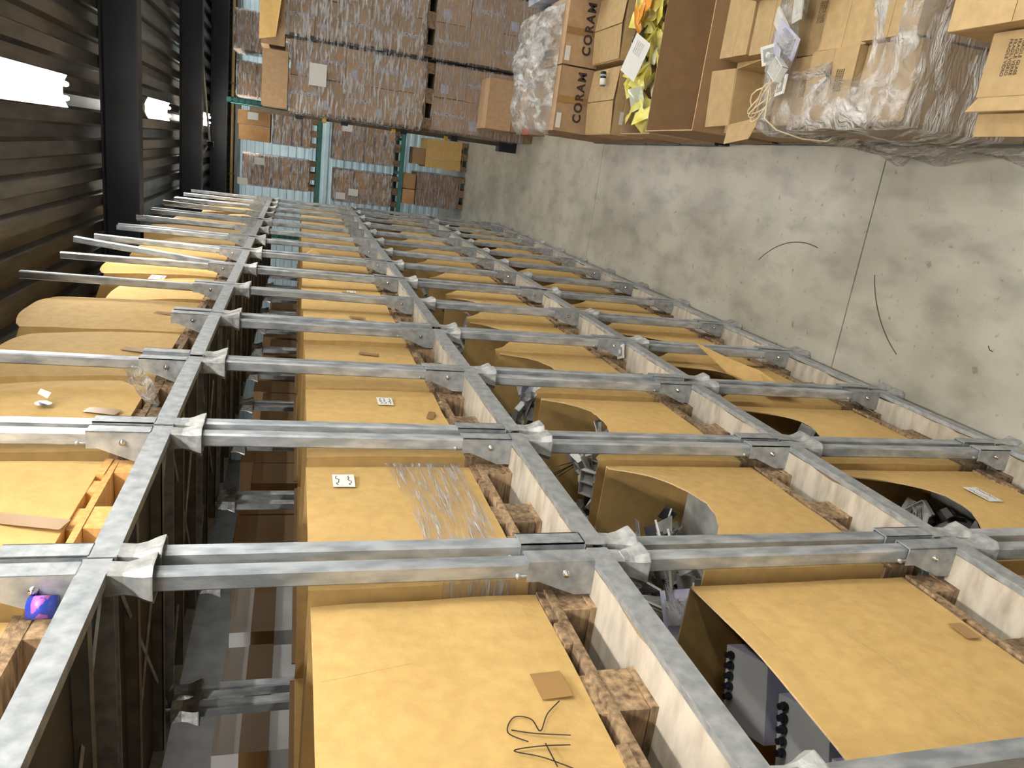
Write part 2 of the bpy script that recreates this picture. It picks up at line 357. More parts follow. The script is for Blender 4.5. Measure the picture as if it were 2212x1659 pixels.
# ------------------------------------------------------------ pallets
PW,PD,PH=.82,.96,.146
def pmesh(x0,x1,y0,y1,z0,z1,m,j=.0025): return MB().box(x0,x1,y0,y1,z0,z1,0,j).mesh('board',m)
def pallet_parts(m,PW=PW,PD=PD):
    parts=[]; hw=PW/2
    rows=[(-hw,-hw+.1),(-.07,.07),(hw-.1,hw)]
    cols=[(-.14,0),(-PD/2-.07,-PD/2+.07),(-PD,-PD+.14)]
    for (a,b) in rows: parts.append(('bottom_board',pmesh(-PD,0,a,b,0,.02,m)))
    for (a,b) in rows:
        for (c,d) in cols: parts.append(('block',pmesh(c+.003,d-.003,a+.002,b-.002,.0205,.1,m)))
    for (c,d) in cols: parts.append(('stringer_board',pmesh(c,d,-hw,hw,.1005,.1215,m)))
    ws=[(-hw,-hw+.13),(-.255,-.165),(-.065,.065),(.165,.255),(hw-.13,hw)]
    for (a,b) in ws: parts.append(('top_board',pmesh(-PD,R.uniform(-.012,.004),a,b,.122,.146,m)))
    return parts
PP={'old':pallet_parts(wood),'new':pallet_parts(woodnew)}
def joined(parts):
    b=MB()
    for n,me in parts:
        k=len(b.v); b.v+=[tuple(v.co) for v in me.vertices]
        for p in me.polygons: b.f.append([k+i for i in p.vertices]); b.m.append(0)
    return b
PJ={'old':joined(PP['old']).mesh('pallet',wood)}
ALIKE_P=set()
def pallet(loc,kind='old',label='',group=None,full=True,rz=0):
    if not full:
        t=thing('wooden_pallet',label,'pallet',loc,(0,0,rz),group,PJ[kind]); return t
    t=thing('wooden_pallet',label,'pallet',loc,(0,0,rz),group)
    for n,me in PP[kind]: ob(n,me,t)
    return t
# ------------------------------------------------------------ large cartons
def bulge(u,t,b): return b*math.sin(PI*u)*math.sin(PI*min(1,.08+t*.80))
def carton_mesh(w,d,h,b=.02,prof=None,m=None,th=.006,nz=10,nF=28,lean=0,seed=0,jag=.004,bside=None,back=None):
    """open-topped box: base centre of the front face at the origin; the front looks along +X"""
    m=m or card; per=[]; bs=b*.5 if bside is None else bside
    for i in range(nF): per.append(('F',i/nF,0,-w/2+w*i/nF,(1,0)))
    for i in range(5): per.append(('L',i/5,-d*i/5,w/2,(0,1)))
    for i in range(8): per.append(('B',i/8,-d,w/2-w*i/8,(-1,0)))
    for i in range(5): per.append(('R',i/5,-d+d*i/5,-w/2,(0,-1)))
    mb=MB(); K=len(per); rr=random.Random(seed)
    def H(s,u):
        hh=h
        if s=='F' and prof: hh=prof(u)
        if s=='R' and prof: hh=h+(prof(0)-h)*max(0,(u-.75)*4)
        if s=='L' and prof: hh=h+(prof(1)-h)*max(0,1-u*4)
        if s=='B' and back: hh=h+back
        return hh
    hs=[H(s,u)+(rr.uniform(-jag,jag) if s=='F' and prof and abs(prof(u)-h)>.01 else 0) for s,u,*_ in per]
    for inner in (0,1):
        for j in range(nz+1):
            t=j/nz
            for (s,u,x,y,nn),hh in zip(per,hs):
                z=.0+hh*t; bb=(b if s=='F' else bs)*math.sin(PI*u)*math.sin(PI*min(.62,.05+.70*z/h)) if s!='B' else 0
                wob=.006*noise.noise(Vector((x*4+seed,y*4,z*5)))
                px=x+nn[0]*(bb+wob)-lean*(z/h)**2*(1 if s=='F' else (1+x/d)); py=y+nn[1]*(bb+wob)
                if inner:
                    cx_,cy_=px-th*nn[0],py-th*nn[1]
                    if u==0:
                        cx_=px-th*(1 if x>-d/2 else -1); cy_=py-th*(1 if y>0 else -1)
                    px,py=cx_,cy_; z=max(z,.01)
                mb.v.append((px,py,z))
    for inner in (0,1):
        o=inner*K*(nz+1)
        for j in range(nz):
            for i in range(K):
                a=o+j*K+i; c=o+j*K+(i+1)%K; q=[a,c,c+K,a+K]
                mb.f.append(q[::-1] if inner else q); mb.m.append(0)
        mb.f.append([o+i for i in (range(K) if inner else range(K-1,-1,-1))]); mb.m.append(0)
    o1=nz*K; o2=K*(nz+1)+nz*K
    for i in range(K):
        j=(i+1)%K; mb.f.append([o1+i,o1+j,o2+j,o2+i]); mb.m.append(1)
    return mb.mesh('carton_body',[m,edgec],False)
def fb(y,z,w,h,b): # x of bulged front
    u=(y+w/2)/w; return b*math.sin(PI*u)*math.sin(PI*min(.62,.05+.70*z/h))
def sticker(t,y,z,wy,hz,w,h,b,lines=None,m=paper,nm='paper_label',rz=0.,seed=1):
    x=fb(y,z,w,h,b)+.0075
    l=ob(nm,MB().box(-wy/2,wy/2,-hz/2,hz/2,0,.001).mesh('lab',m),t,(x,y,z),(PI/2,rz,PI/2))
    if lines:
        rr=random.Random(seed); L=[]
        for q in range(lines):
            yy=hz*(.28-.56*q/max(1,lines-1)) if lines>1 else 0; p=[]
            n=11
            for i in range(n): p.append((-wy*.36+wy*.72*i/(n-1),yy+rr.uniform(-1,1)*hz*.09))
            L.append(p)
        ob('writing',ribbon(L,hz*.035,ink),l,(0,0,.0012))
    return l
BX=-1.125   # plane of the box fronts
W=.80
def scoop(h,dip,a=.06,b=.94,skew=0,seed=0):
    def f(u):
        if u<=a or u>=b: return h
        s=(u-a)/(b-a); v=math.sin(PI*s**(1+skew))**.55
        return h-dip*v*(1+.10*noise.noise(Vector((s*3+seed,seed,0))))
    return f
boxes={}
def bigbox(k,lev,h,b=.025,prof=None,label='',y=0,w=W,lean=0,m=card,z=None,back=None,pk='old',d=.93,rz=0):
    zz=LV[lev]+.005
    pallet((BX+.005,yk(k)+y*.5,zz),pk,('new orange wooden pallet' if pk=='new' else 'weathered wooden pallet')+', %s tier, %s'%(ROWN[lev],SN(k)),'pallets on the stacking racks',full=k<9)
    me=carton_mesh(w,d,h,b,prof,m,lean=lean,seed=k*7+lev,back=back)
    t=thing('pallet_carton',label,'box',(BX+R.uniform(-.012,.004),yk(k)+y,zz+PH+.001),(0,0,rz),'large cartons on the %s tier'%ROWN[lev])
    ob('carton_body',me,t); boxes[(k,lev)]=(t,w,h,b); return t
def crease(t,pts,wd=.004,m=None,x=.009,w=W,h=.6,b=.025):
    pts=[(p[0],p[1]) for p in pts]
    bm=MB()
    for a,c in zip(pts[:-1],pts[1:]):
        q=[(a[0],a[1]-wd/2),(c[0],c[1]-wd/2),(c[0],c[1]+wd/2),(a[0],a[1]+wd/2)]
        k=len(bm.v)
        for (yy,zz) in q: bm.v.append((fb(yy,zz,w,h,b)+x,yy,zz))
        bm.f.append([k,k+1,k+2,k+3]); bm.m.append(0)
    return bm.mesh('strokes',m or ink)
# tier B : second from the top (tops level with the camera)
descB={0:'tan carton with tape strip and pencilled letters',1:'tan carton with stretch film and handwritten label',2:'tan carton with small three-line white label',
 3:'plain tan carton with short tape strip',4:'plain tan carton with two faint tape strips',5:'tan carton with small white label near top edge',6:'plain tan carton with a darker upper edge',7:'tan carton with torn corner sticking out'}
for k in range(-1,14):
    h=.615+R.uniform(-.012,.006)
    lab=(descB.get(k,'plain tan carton')+', second tier, '+SN(k))
    t=bigbox(k,2,h,.022,None,lab,y=R.uniform(-.01,.01),lean=R.uniform(0,.015))
    # flaps at the back standing a little proud
    bm=MB().box(-.938,-.932,-.395,.395,h-.06,h+.018); ob('back_flap',bm.mesh('flap',cardbrown),t)
    if 2<k<7: sticker(t,.14,.26,.05,.11,W,h,.022,m=tape,nm='tape_strip',rz=.3)
t,w_,h_,b_=boxes[(0,2)]
y0=yk(0); z0=LV[2]+.151
sticker(t,1.28-y0,2.945-z0,.085,.075,W,h_,b_,m=tape,nm='tape_strip',rz=-.05)
def smooth(p,n=6):
    o=[]
    for i in range(len(p)-1):
        a,b_,c,d=[p[max(0,min(len(p)-1,i+q))] for q in (-1,0,1,2)]
        for t_ in range(n):
            t_/=n; o.append(tuple(.5*((2*b_[k_])+(-a[k_]+c[k_])*t_+(2*a[k_]-5*b_[k_]+4*c[k_]-d[k_])*t_*t_+(-a[k_]+3*b_[k_]-3*c[k_]+d[k_])*t_**3) for k_ in (0,1)))
    return o+[p[-1]]
L=[smooth(q) for q in ([(1.03,2.965),(1.075,3.03),(1.10,3.085),(1.105,3.03),(1.10,2.965)],[(1.05,3.01),(1.11,3.015)],[(1.125,2.955),(1.14,3.03),(1.155,3.075)],[(1.12,3.05),(1.15,3.085),(1.19,3.06),(1.18,3.025),(1.145,3.015),(1.19,2.985),(1.225,2.945)])]
L=[[(a-y0,b-z0) for a,b in q] for q in L]
o=ob('pencilled_letters',ribbon(L,.0028,ink),t,(fb(-.1,.2,W,h_,b_)+.004,0,0),FR)
o=ob('crease',crease(t,[(1.335-y0,3.455-z0),(1.345-y0,3.40-z0),(1.36-y0,3.33-z0),(1.375-y0,3.25-z0)],.006,tape,.0075,W,h_,b_),t)
t,w_,h_,b_=boxes[(1,2)]; y1=yk(1)
sticker(t,2.375-y1,3.35-z0,.10,.075,W,h_,b_,2,rz=PI,seed=4)
# film band across the front of the second box
bm=MB(); nn=24
for j in range(9):
    for i in range(nn+1):
        y=-.405+.81*i/nn; z=.035+.29*j/8*(.75+.25*i/nn); 
        bm.v.append((fb(max(-.4,min(.4,y)),z,W,h_,b_)+.012+.005*noise.noise(Vector((y*7,z*40,0))),y,z))
for j in range(8):
    for i in range(nn):
        a=j*(nn+1)+i; bm.f.append([a,a+1,a+nn+2,a+nn+1]); bm.m.append(0)
for s in (-1,1):
    k0=len(bm.v)
    for j in range(9):
        for i in range(9): bm.v.append((.012-.94*i/8,s*(.408+.006*math.sin(PI*i/8)+.003*noise.noise(Vector((i,j*3,s)))),.035+.29*j/8*(1 if s>0 else .75)))
    for j in range(8):
        for i in range(8): a=k0+j*9+i; bm.f.append([a,a+1,a+10,a+9]); bm.m.append(0)
ob('stretch_film',bm.mesh('film',filml,True),t)
t,w_,h_,b_=boxes[(2,2)]; sticker(t,3.2-yk(2),3.12-z0,.10,.07,W,h_,b_,3,rz=PI,seed=5); sticker(t,3.05-yk(2),2.93-z0,.09,.03,W,h_,b_,m=tape,nm='tape_strip',rz=.3)
t,w_,h_,b_=boxes[(5,2)]; sticker(t,5.85-yk(5),3.10-z0,.13,.07,W,h_,b_,2,rz=PI,seed=6)
# tier A : top
descA={0:'tan carton, only its pallet in view',1:'tan carton on the new orange pallet',2:'tan carton with a torn hole',3:'wide tan carton with rounded top',4:'tall tan carton with bent upper edge',
 5:'short tan carton with white label',6:'tan carton with white label, slanting top',7:'tan carton leaning slightly',8:'tan carton with a bowed top flap',9:'tan carton with a shiny taped upper front',10:'yellowish tan carton'}
HA={-1:.85,0:.85,1:.9,2:.86,3:.77,4:.88,5:.62,6:.86,7:.78,8:.72,9:.98,10:.85,11:.5,12:.7,13:.72}
for k in range(-1,14):
    h=HA[k]; pr=None
    if k in (3,4,6,8): pr=(lambda h,s:(lambda u:h-.07*(1-u)**8*s-.05*u**10))(h,1 if k!=8 else 2.)
    t=bigbox(k,1,h,.03,pr,descA.get(k,'tan carton far along the top tier')+', top tier, '+SN(k),lean=[.05,.02,.08][k%3],pk='new' if k==1 else 'old')
    if k in (1,2,3,4): sticker(t,-.05,.10,.06,.22 if k!=2 else .12,W,h,.03,m=tape,nm='tape_strip',rz=.25)
    if k in (2,5,6): sticker(t,.12,.36 if k==5 else (.34 if k==6 else .62),.16,.10,W,h,.03,2,rz=PI,seed=k)
t,w_,h_,b_=boxes[(2,1)]
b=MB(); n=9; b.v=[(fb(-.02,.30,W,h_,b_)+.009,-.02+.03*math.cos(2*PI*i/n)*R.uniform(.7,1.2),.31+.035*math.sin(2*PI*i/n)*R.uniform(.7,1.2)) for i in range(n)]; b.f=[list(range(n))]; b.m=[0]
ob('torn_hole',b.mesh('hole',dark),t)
b=MB(); b.v=[(.045,.0,.30),(.05,.04,.345),(.075,.03,.33),(.07,.0,.285)]; b.f=[[0,1,2,3]]; b.m=[0]; ob('torn_paper',b.mesh('tp',paper),t)
# tier C and D : picking openings cut into the fronts
for k in range(-1,14):
    h=.79 if k<=0 else .695
    if k<=0: pr=lambda u:h-.008*math.sin(PI*u)
    else: pr=scoop(h,.20+.04*(k%2),.05,.95,[.35,.15,.3][k%3],k)
    lab={0:'large tan carton with display boxes inside',1:'tan carton with a torn scoop opening',2:'tan carton with a ragged rounded opening',3:'tan carton with a pale-edged scoop opening'}.get(k,'tan carton with a curved picking opening')
    t=bigbox(k,3,h,.02,pr,lab+', third tier, '+SN(k),m=card)
    if k==0:
        for (yy,zz) in ((.10,.06),(-.22,.055)): sticker(t,yy,zz,.07,.05,W,h,.02,m=tape,nm='tape_strip')
        L=[[(.40,.60),(.30,.58),(.22,.50),(.02,.44),(-.2,.40),(-.34,.36),(-.37,.42),(-.36,.55),(-.38,.75)]]
        ob('perforation',crease(t,L[0],.003,edgec,.0075,W,h,.02),t)
    h2=.86
    if k==-1: pr2=None
    else: pr2=scoop(h2,[.40,.36,.30][k%3],.04,.9,[.45,.3,.5][k%3],k+20)
    lab={1:'wide-cut tan carton with handwritten label',2:'tan carton with a deep dark opening',3:'tan carton with torn curling front flap'}.get(k,'tan carton with a curved picking opening')
    t=bigbox(k,4,h2,.025,pr2,lab+', bottom tier, '+SN(k))
    if k==1: sticker(t,2.24-yk(1),.60-.311,.14,.075,W,h2,.025,2,rz=PI,seed=8)
    if k==3:
        b=MB(); b.v=[(.04,-.35,.50),(.03,.1,.50),(.10,.2,.44),(.16,.36,.62),(.07,.05,.30),(.03,-.38,.30)]; b.f=[[0,1,4,5],[1,2,4],[1,3,2]]; b.m=[0,0,0]
        b2=[(v[0]+.006,v[1],v[2]) for v in b.v]; b.f+=[[i+6 for i in f][::-1] for f in b.f[:3]]; b.v+=b2; b.m=[0]*6
        ob('torn_flap',b.mesh('tf',card),t)
t=boxes[(1,3)][0]
ob('pen_mark',ribbon([[(0,.04),(.03,.0),(.06,-.01)],[(.03,0),(.0,-.03)],[(.03,0),(.07,.03)]],.005,inkr),t,(-.93+.012,.2,.62),FR)
t=boxes[(7,2)]; 
b=MB(); b.v=[(.01,.1,.60),(.02,.3,.60),(.10,.22,.50),(.03,.2,.40)]; b.f=[[0,1,2],[0,2,3],[1,3,2]]; b.m=[0]*3; ob('corner_piece',b.mesh('cp',card),t[0])

# ------------------------------------------------------------ fittings inside the opened cartons
def plate(m1,m2,n=1,s=.09):
    b=MB(); w=s*n/2; b.box(-w,w,-s/2,s/2,0,.008)
    for i in range(n): c=-w+s/2+i*s; b.box(c-s*.33,c+s*.33,-s*.33,s*.33,.008,.011,1); b.cyl((c,0),s*.16,.011,.014,10,0)
    return b.mesh('plate',[m1,m2])
def frame3(m):
    b=MB(); s=.085
    for i in range(4): x=-.1275+i*s; b.box(x-.008,x+.008,-.045,.045,0,.016)
    b.box(-.136,.136,-.055,-.042,0,.016); b.box(-.136,.136,.042,.055,0,.016)
    return b.mesh('f3',m)
def bracket():
    b=MB(); b.box(-.06,.06,-.02,.02,0,.003); b.box(-.06,-.057,-.02,.02,0,.04); b.box(.02,.024,-.02,.02,0,.03); b.box(.057,.06,-.015,.015,-.03,.003); return b.mesh('bracket',galv)
def blister():
    b=MB(); b.box(-.06,.06,-.09,.09,0,.002); b.prism([(-.045,-.06),(.045,-.06),(.045,.04),(-.045,.04)],.002,.03,1,'z',[(-.035,-.05),(.035,-.05),(.035,.03),(-.035,.03)]); return b.mesh('blister',[lilac,filmt])
def rods():
    b=MB()
    for i in range(9): b.tube([(-.1,.004*i-.02,.0+R.uniform(0,.01)),(.12,.02*i-.1,R.uniform(0,.06))],.0025,4)
    return b.mesh('rods',chrome)
def tray(m):
    b=MB(); b.box(-.06,.06,-.04,.04,0,.003); b.box(-.06,-.056,-.04,.04,0,.035); b.box(.056,.06,-.04,.04,0,.035); b.box(-.06,.06,-.04,-.036,0,.035); b.box(-.06,.06,.036,.04,0,.035); b.box(-.002,.002,-.04,.04,0,.03); return b.mesh('tray',m)
KIND=[('face_plate','small white square cover plate',plate(white,greyp),'cover plate'),('double_face_plate','double white cover plate',plate(white,white,2),'cover plate'),
 ('triple_frame','black three-gang frame',frame3(glossd),'frame'),('steel_bracket','small bent steel bracket',bracket(),'bracket'),('blister_pack','lilac card blister pack',blister(),'package'),
 ('wire_bundle','fan of bright wire ties',rods(),'wires'),('plastic_tray','pale plastic back box',tray(white),'tray'),('grey_tray','dull grey plastic back box',tray(greyp),'tray'),('grey_face_plate','grey square cover plate',plate(greyp,greyp,1,.1),'cover plate')]
def heap_mesh(w,d,h,seed):
    rr=random.Random(seed); b=MB()
    for q in range(130):
        k=len(b.v); s=rr.uniform(.02,.06)
        b.box(-s,s,-s*.6,s*.6,0,.006,rr.choice((0,0,1,2)))
        x=rr.uniform(-d/2+.07,d/2-.07); y=rr.uniform(-w/2+.07,w/2-.07)
        z=h*(.60+.4*math.exp(-((x-.05)**2+y*y)*6))*rr.uniform(.75,1)
        b.xf(Matrix.Translation((x,y,z))@Matrix.Rotation(rr.uniform(0,6),4,'Z')@Matrix.Rotation(rr.uniform(-1,1),4,'X')@Matrix.Rotation(rr.uniform(-.8,.8),4,'Y'),k)
    b.box(-d/2+.02,d/2-.02,-w/2+.02,w/2-.02,.01,h*.5,0)
    return b.mesh('heap',[greyp,white,glossd])
for lev,zt in ((3,.60),(4,.50)):
    for k in range(0,12):
        if (k,lev)==(0,3): continue
        h=zt+R.uniform(-.08,.05); cxx=BX-.465
        where='in the %s tier carton, %s'%('third' if lev==3 else 'bottom',SN(k))
        zb=LV[lev]+.155
        ob('fittings_heap',heap_mesh(.76,.88,h,k*3+lev),None,(cxx,yk(k),zb),label='heap of grey electrical fittings '+where,category='scrap',kind='stuff')
        n=30 if k<4 else (14 if k<7 else 5)
        for q in range(n):
            kd=KIND[R.choice((0,0,1,3,4,5,6,6,7,8,8,2 if (lev,k)==(4,1) else 7))]
            x=cxx+R.uniform(-.32,.34); y=yk(k)+R.uniform(-.30,.30)
            z=zb+h*(.62+.4*math.exp(-((x-cxx-.05)**2+(y-yk(k))**2)*6))+R.uniform(0,.05)
            thing(kd[0],kd[1]+' '+where,kd[3],(x,y,z),(R.uniform(-.8,.8),R.uniform(-.8,.8),R.uniform(0,6)),'%ss %s'%(kd[0].replace('_',' '),where),kd[2])
# notable pieces seen through the openings
def note(kind,label,loc,rot): kd=KIND[kind]; thing(kd[0],label,kd[3],loc,rot,None,kd[2])
note(0,'square cover plate with a round dimmer knob tilted against the carton wall',(-1.55,3.7,2.06),(1.1,.5,.4))
note(2,'glossy black three-gang frame nearest in the bottom tier opening',(-1.35,2.12,.90),(.5,.25,1.2))
note(1,'white double cover plate resting against the scooped edge of its carton',(-1.25,3.95,2.12),(.5,.5,1.1))
note(0,'small white plate lying on the plywood deck by the post',(-1.06,4.25,1.47),(0,0,.4))
# display boxes inside the nearest open carton
dm=MB()
dm.box(-.11,.11,-.09,.09,0,.55,0); dm.box(-.1115,.1115,-.0915,.0915,.46,.549,1); dm.box(-.1115,.1115,-.0915,.0915,.36,.45,2); dm.box(-.1115,.1115,-.0915,.0915,.26,.35,1); dm.box(-.1115,.1115,-.0915,.0915,.16,.25,2); dm.box(-.085,-.045,-.0925,-.09,.30,.46,3)
dmm=dm.mesh('dbox',[mat('printed_white_card',(.50,.50,.50),rough=.4),lilac,olive,greyp])
for i,(x,y,z) in enumerate(((-1.40,1.50,1.70),(-1.36,1.24,1.71),(-1.32,.98,1.76))):
    t=thing('display_box',['white printed display box, far one of three in the open carton','lilac and green striped display box in the middle of the open carton','striped display box nearest the bottom edge in the open carton'][i],'box',(x,y,z),(.06,.05,.35),'display boxes in the open carton')
    ob('box_body',dmm,t)
    for j in range(5):
        ob('black_rod',MB().cyl((-.03+.03*j,.06),.009,.5,.575,8).cyl((-.03+.03*j,.06),.012,.555,.562,8).mesh('rod',dark),t)
t=thing('clear_tube_pack','clear glossy plastic sleeve leaning in the open carton','package',(-1.22,.98,1.86),(.5,.1,-.3))
ob('sleeve',MB().cyl((0,0),.05,0,.4,12).mesh('sl',filmt,True),t)
thing('printed_can','dark blue printed tin standing on the top-tier socket of the nearest stack','can',(-1.06,1.60,4.02),(0,0,0),None,MB().cyl((0,0),.026,0,.055,16).cyl((0,0),.0262,.012,.045,16,1).mesh('can',[blue,mat('can_print',(.35,.10,.35),(.02,.05,.4),scale=45,rough=.3,ramp=(.48,.52))],True))
t=thing('film_scrap','crumpled scrap of clear film caught between pallet and deck on the top tier','film',(-1.06,3.0,4.02))
b=MB()
for j in range(5):
    for i in range(5): b.v.append((-.03+.03*j+R.uniform(-.02,.02),-.05+.04*i+R.uniform(-.02,.02),.02+.03*j*(1 if i%2 else .6)+R.uniform(-.01,.02)))
for j in range(4):
    for i in range(4): a=j*5+i; b.f.append([a,a+1,a+6,a+5]); b.m.append(0)
ob('film_sheet',b.mesh('fs',filmt,True),t)

# ------------------------------------------------------------ rear row loads
def crate(name,label,cat,x0,x1,y0,y1,z0,z1,m,group=None,tapes=None,seam=True,rz=0,tm=tape,j=.003):
    """closed carton with bottom seam, flaps meeting on top and a strip of tape"""
    cx_,cy_=(x0+x1)/2,(y0+y1)/2; hx,hy,h=(x1-x0)/2,(y1-y0)/2,z1-z0
    t=thing(name,label,cat,(cx_,cy_,z0),(0,0,rz),group)
    b=MB(); b.box(-hx,hx,-hy,hy,0,h-.004,0,j); ob('carton_body',b.mesh('cb',m),t)
    for s in (-1,1):
        b=MB(); b.box(-hx,hx,.0015 if s>0 else -hy,hy if s>0 else -.0015,h-.0035,h+.0005,0,.0008) if hx>=hy*0 else None
        ob('top_flap',b.mesh('tf',m),t)
    if tapes:
        b=MB(); b.box(-hx-.001,hx+.001,-.025,.025,h+.0012,h+.002); b.box(-hx-.0045,-hx-.004,-.025,.025,h*.75,h+.002); b.box(hx+.004,hx+.0045,-.025,.025,h*.75,h+.002)
        ob('packing_tape',b.mesh('pt',tm),t)
    return t
for k in range(-1,14):
    zz=LV[2]+.005
    t=pallet((-2.47,yk(k),zz),'old','weathered pallet in the rear rack row, '+SN(k),'pallets in the rear rack row',full=False)
    if k in (1,3,4) or k<0:
        pass
    if k<=3:
        y=yk(k); t=thing('white_carton','white carton with brown tape band, rear row, '+SN(k),'box',(-2.95,y,zz+.15),(0,0,R.uniform(-.03,.03)),'white cartons in the rear row')
        b=MB().box(-.42,.42,-.37,.37,0,.93,0,.003); ob('carton_body',b.mesh('wc',whitec),t)
        ob('packing_tape',MB().box(-.425,.425,-.375,.375,.70,.82).mesh('wt',tape),t)
    else:
        for s in (-1,1):
            crate('brown_carton','tall brown carton, %s of a rear row pair, %s'%('farther' if s>0 else 'nearer',SN(k)),'box',-3.3,-2.5,yk(k)+(0.01 if s>0 else -.38),yk(k)+(.38 if s>0 else -.01),zz+.15,zz+.15+R.choice((.92,.98,1.02)),cardbrown,'brown cartons in the rear row')

# ------------------------------------------------------------ far wall racking and its wrapped pallet loads
YF=16.4
t=thing('green_pallet_rack','dark green pallet racking with two beam levels along the far wall','rack',(0,YF,0))
def upr(x,y):
    b=MB(); b.box(x-.05,x+.05,y,y+.02,0,4.95); b.box(x-.05,x-.04,y,y+.07,0,4.95); b.box(x+.04,x+.05,y,y+.07,0,4.95)
    return b.mesh('upright',green)
for x in (-2.15,.56,3.1):
    for y in (0,1.0):
        u=ob('upright',upr(x,y),t)
        b=MB()
        for i in range(40): b.box(x-.03,x-.012,y-.002,y,.15+.12*i,.19+.12*i); b.box(x+.012,x+.03,y-.002,y,.15+.12*i,.19+.12*i)
        ob('slots',b.mesh('slots',dark),u,kind='stuff')
    for z in (.4,1.6,2.8,4.0): ob('brace',MB().tube([(x,.05,z),(x,1.0,z+.6)],.015,4).mesh('bc',green),t)
for z in (1.42,3.14):
    for x0,x1 in ((-2.1,.51),(.61,3.05)):
        for y in (-.02,1.03): ob('beam',MB().box(x0,x1,y,y+.05,z-.045,z+.045,0).mesh('bm',green),t)
        for i in range(4):
            x=x0+.25+i*(x1-x0-.5)/3; ob('support_bar',MB().box(x-.03,x+.03,.03,1.03,z+.0,z+.045).mesh('sb',green),t)
PF=joined(pallet_parts(wood,.6,.95)).mesh('pallet_small',wood)
def load(cx_,w,z0,ny,nz,ch_,desc,m=cardfar,y=YF,dep=.9,pl=True,filmm=film,nd=2,tp=True,jit=.01,pz=.146,px=None):
    """pallet of wrapped cartons seen from its end"""
    g='cartons of the %s'%desc
    if pl:
        p=thing('wooden_pallet','wooden pallet under the %s'%desc,'pallet',(cx_,y,z0),(0,0,-PI/2),None,PF)
        p.scale=(dep/.95,w/.6,1)
    z=z0+pz+.002; cw=w/ny
    body=MB().box(-cw/2+.002,cw/2-.002,0,dep/nd-.003,0,ch_-.004,0,.002)
    if tp: body.box(-cw/2+.0,cw/2-.0,-.0015,0,ch_-.04,ch_-.002,1)
    me=body.mesh('carton',[m,dtape])
    for k in range(nz):
        for i in range(ny):
            for d in range(nd):
                if d>0 and k<nz-1: continue
                thing('brown_carton','brown carton, %s layer up, column %s, %s row, %s'%(ORD[k+1],'ABCDE'[i],['front','back'][d],desc),'box',(cx_-w/2+cw*(i+.5)+R.uniform(-jit,jit)*.2,y+dep/nd*d+R.uniform(0,jit),z+k*ch_),(0,0,0),g,me)
    H=nz*ch_
    if filmm: wrap(cx_,w,y,dep,z,H,filmm,desc)
def wrap(cx_,w,y,dep,z,H,fm,desc,off=.018,amp=.012,open_top=False):
    b=MB(); nx,nz_=16,14
    P=[]
    per=[(cx_-w/2+w*i/nx,y,0,-1) for i in range(nx)]+[(cx_+w/2,y+dep*i/nx,1,0) for i in range(nx)]+[(cx_+w/2-w*i/nx,y+dep,0,1) for i in range(nx)]+[(cx_-w/2,y+dep-dep*i/nx,-1,0) for i in range(nx)]
    K=len(per)
    for j in range(nz_+1):
        zz=z-.02+(H+.03)*j/nz_
        for i,(px_,py_,a,c) in enumerate(per):
            n=off+amp*noise.noise(Vector((px_*9,py_*9,zz*7)))
            b.v.append((px_+a*n+( -off if px_<=cx_-w/2+1e-6 else (off if px_>=cx_+w/2-1e-6 else 0))*(a==0),py_+c*n,zz+ (.02*noise.noise(Vector((px_*6,py_*6,5))) if j==nz_ else 0)))
    for j in range(nz_):
        for i in range(K):
            a=j*K+i; c=j*K+(i+1)%K; b.f.append([a,c,c+K,a+K]); b.m.append(0)
    thing('stretch_film','shiny clear stretch film wound round the '+desc,'film',(0,0,0),(0,0,0),None,b.mesh('film',fm,True))
# top level
load(-.735,.60,3.19,2,7,.185,'leftmost top-level load of far rack')
load(.12,.56,3.19,2,4,.185,'second top-level load of far rack')
crate('brown_carton','pair-seamed reddish carton on top of the second wrapped load of the far rack','box',-.17,.12,YF,YF+.8,4.12,4.72,cardfar,None,True)
crate('brown_carton','tall carton wrapped in film on top of the second load near the green upright','box',.13,.40,YF,YF+.8,4.12,4.74,cardfar,None,True)
load(.98,.62,3.19,2,4,.36,'third top-level load of far rack')
load(1.86,.70,3.19,3,5,.30,'fourth top-level load of far rack',m=card2)
# middle level
load(-.84,.64,1.47,4,3,.40,'left middle-level load of far rack')
load(.06,.74,1.47,3,6,.21,'right middle-level load of far rack')
# floor level
load(-.72,.68,0,2,2,.46,'boarded floor-level load of far rack',filmm=filml,m=mat('boarded_load',(.20,.10,.05),(.33,.18,.09),scale=5,rough=.7,stretch=(1,1,6)),tp=False)
crate('brown_carton','small brown carton with white label standing on the floor-level timber load','box',-1.05,-.75,YF,YF+.4,1.09,1.36,cardfar,None,True)
crate('brown_carton','reddish carton on the floor-level timber load, right side','box',-.73,-.42,YF,YF+.4,1.09,1.40,cardfar,None,True)
load(.06,.60,0,3,1,.78,'floor load of three tall cartons',filmm=None,m=card,tp=False)
crate('brown_carton','dark brown carton on the three tall tan cartons','box',-.2,.14,YF+.05,YF+.6,.935,1.2,cardbrown,None)
for i,(x,z) in enumerate(((-.98,4.62),(-.55,4.3),(.30,4.45),(-1.05,2.66),(.33,2.6),(-.95,2.4))):
    thing('paper_sheet','white delivery sheet stuck on the film of the far rack, %s one'%['topmost left','upper middle','upper right','middle left','middle right','lower left'][i],'label',(x,YF-.04,z),(PI/2,0,R.uniform(-.1,.1)),None,MB().box(-.07,.07,-.10,.10,0,.002).mesh('sheet',paper))

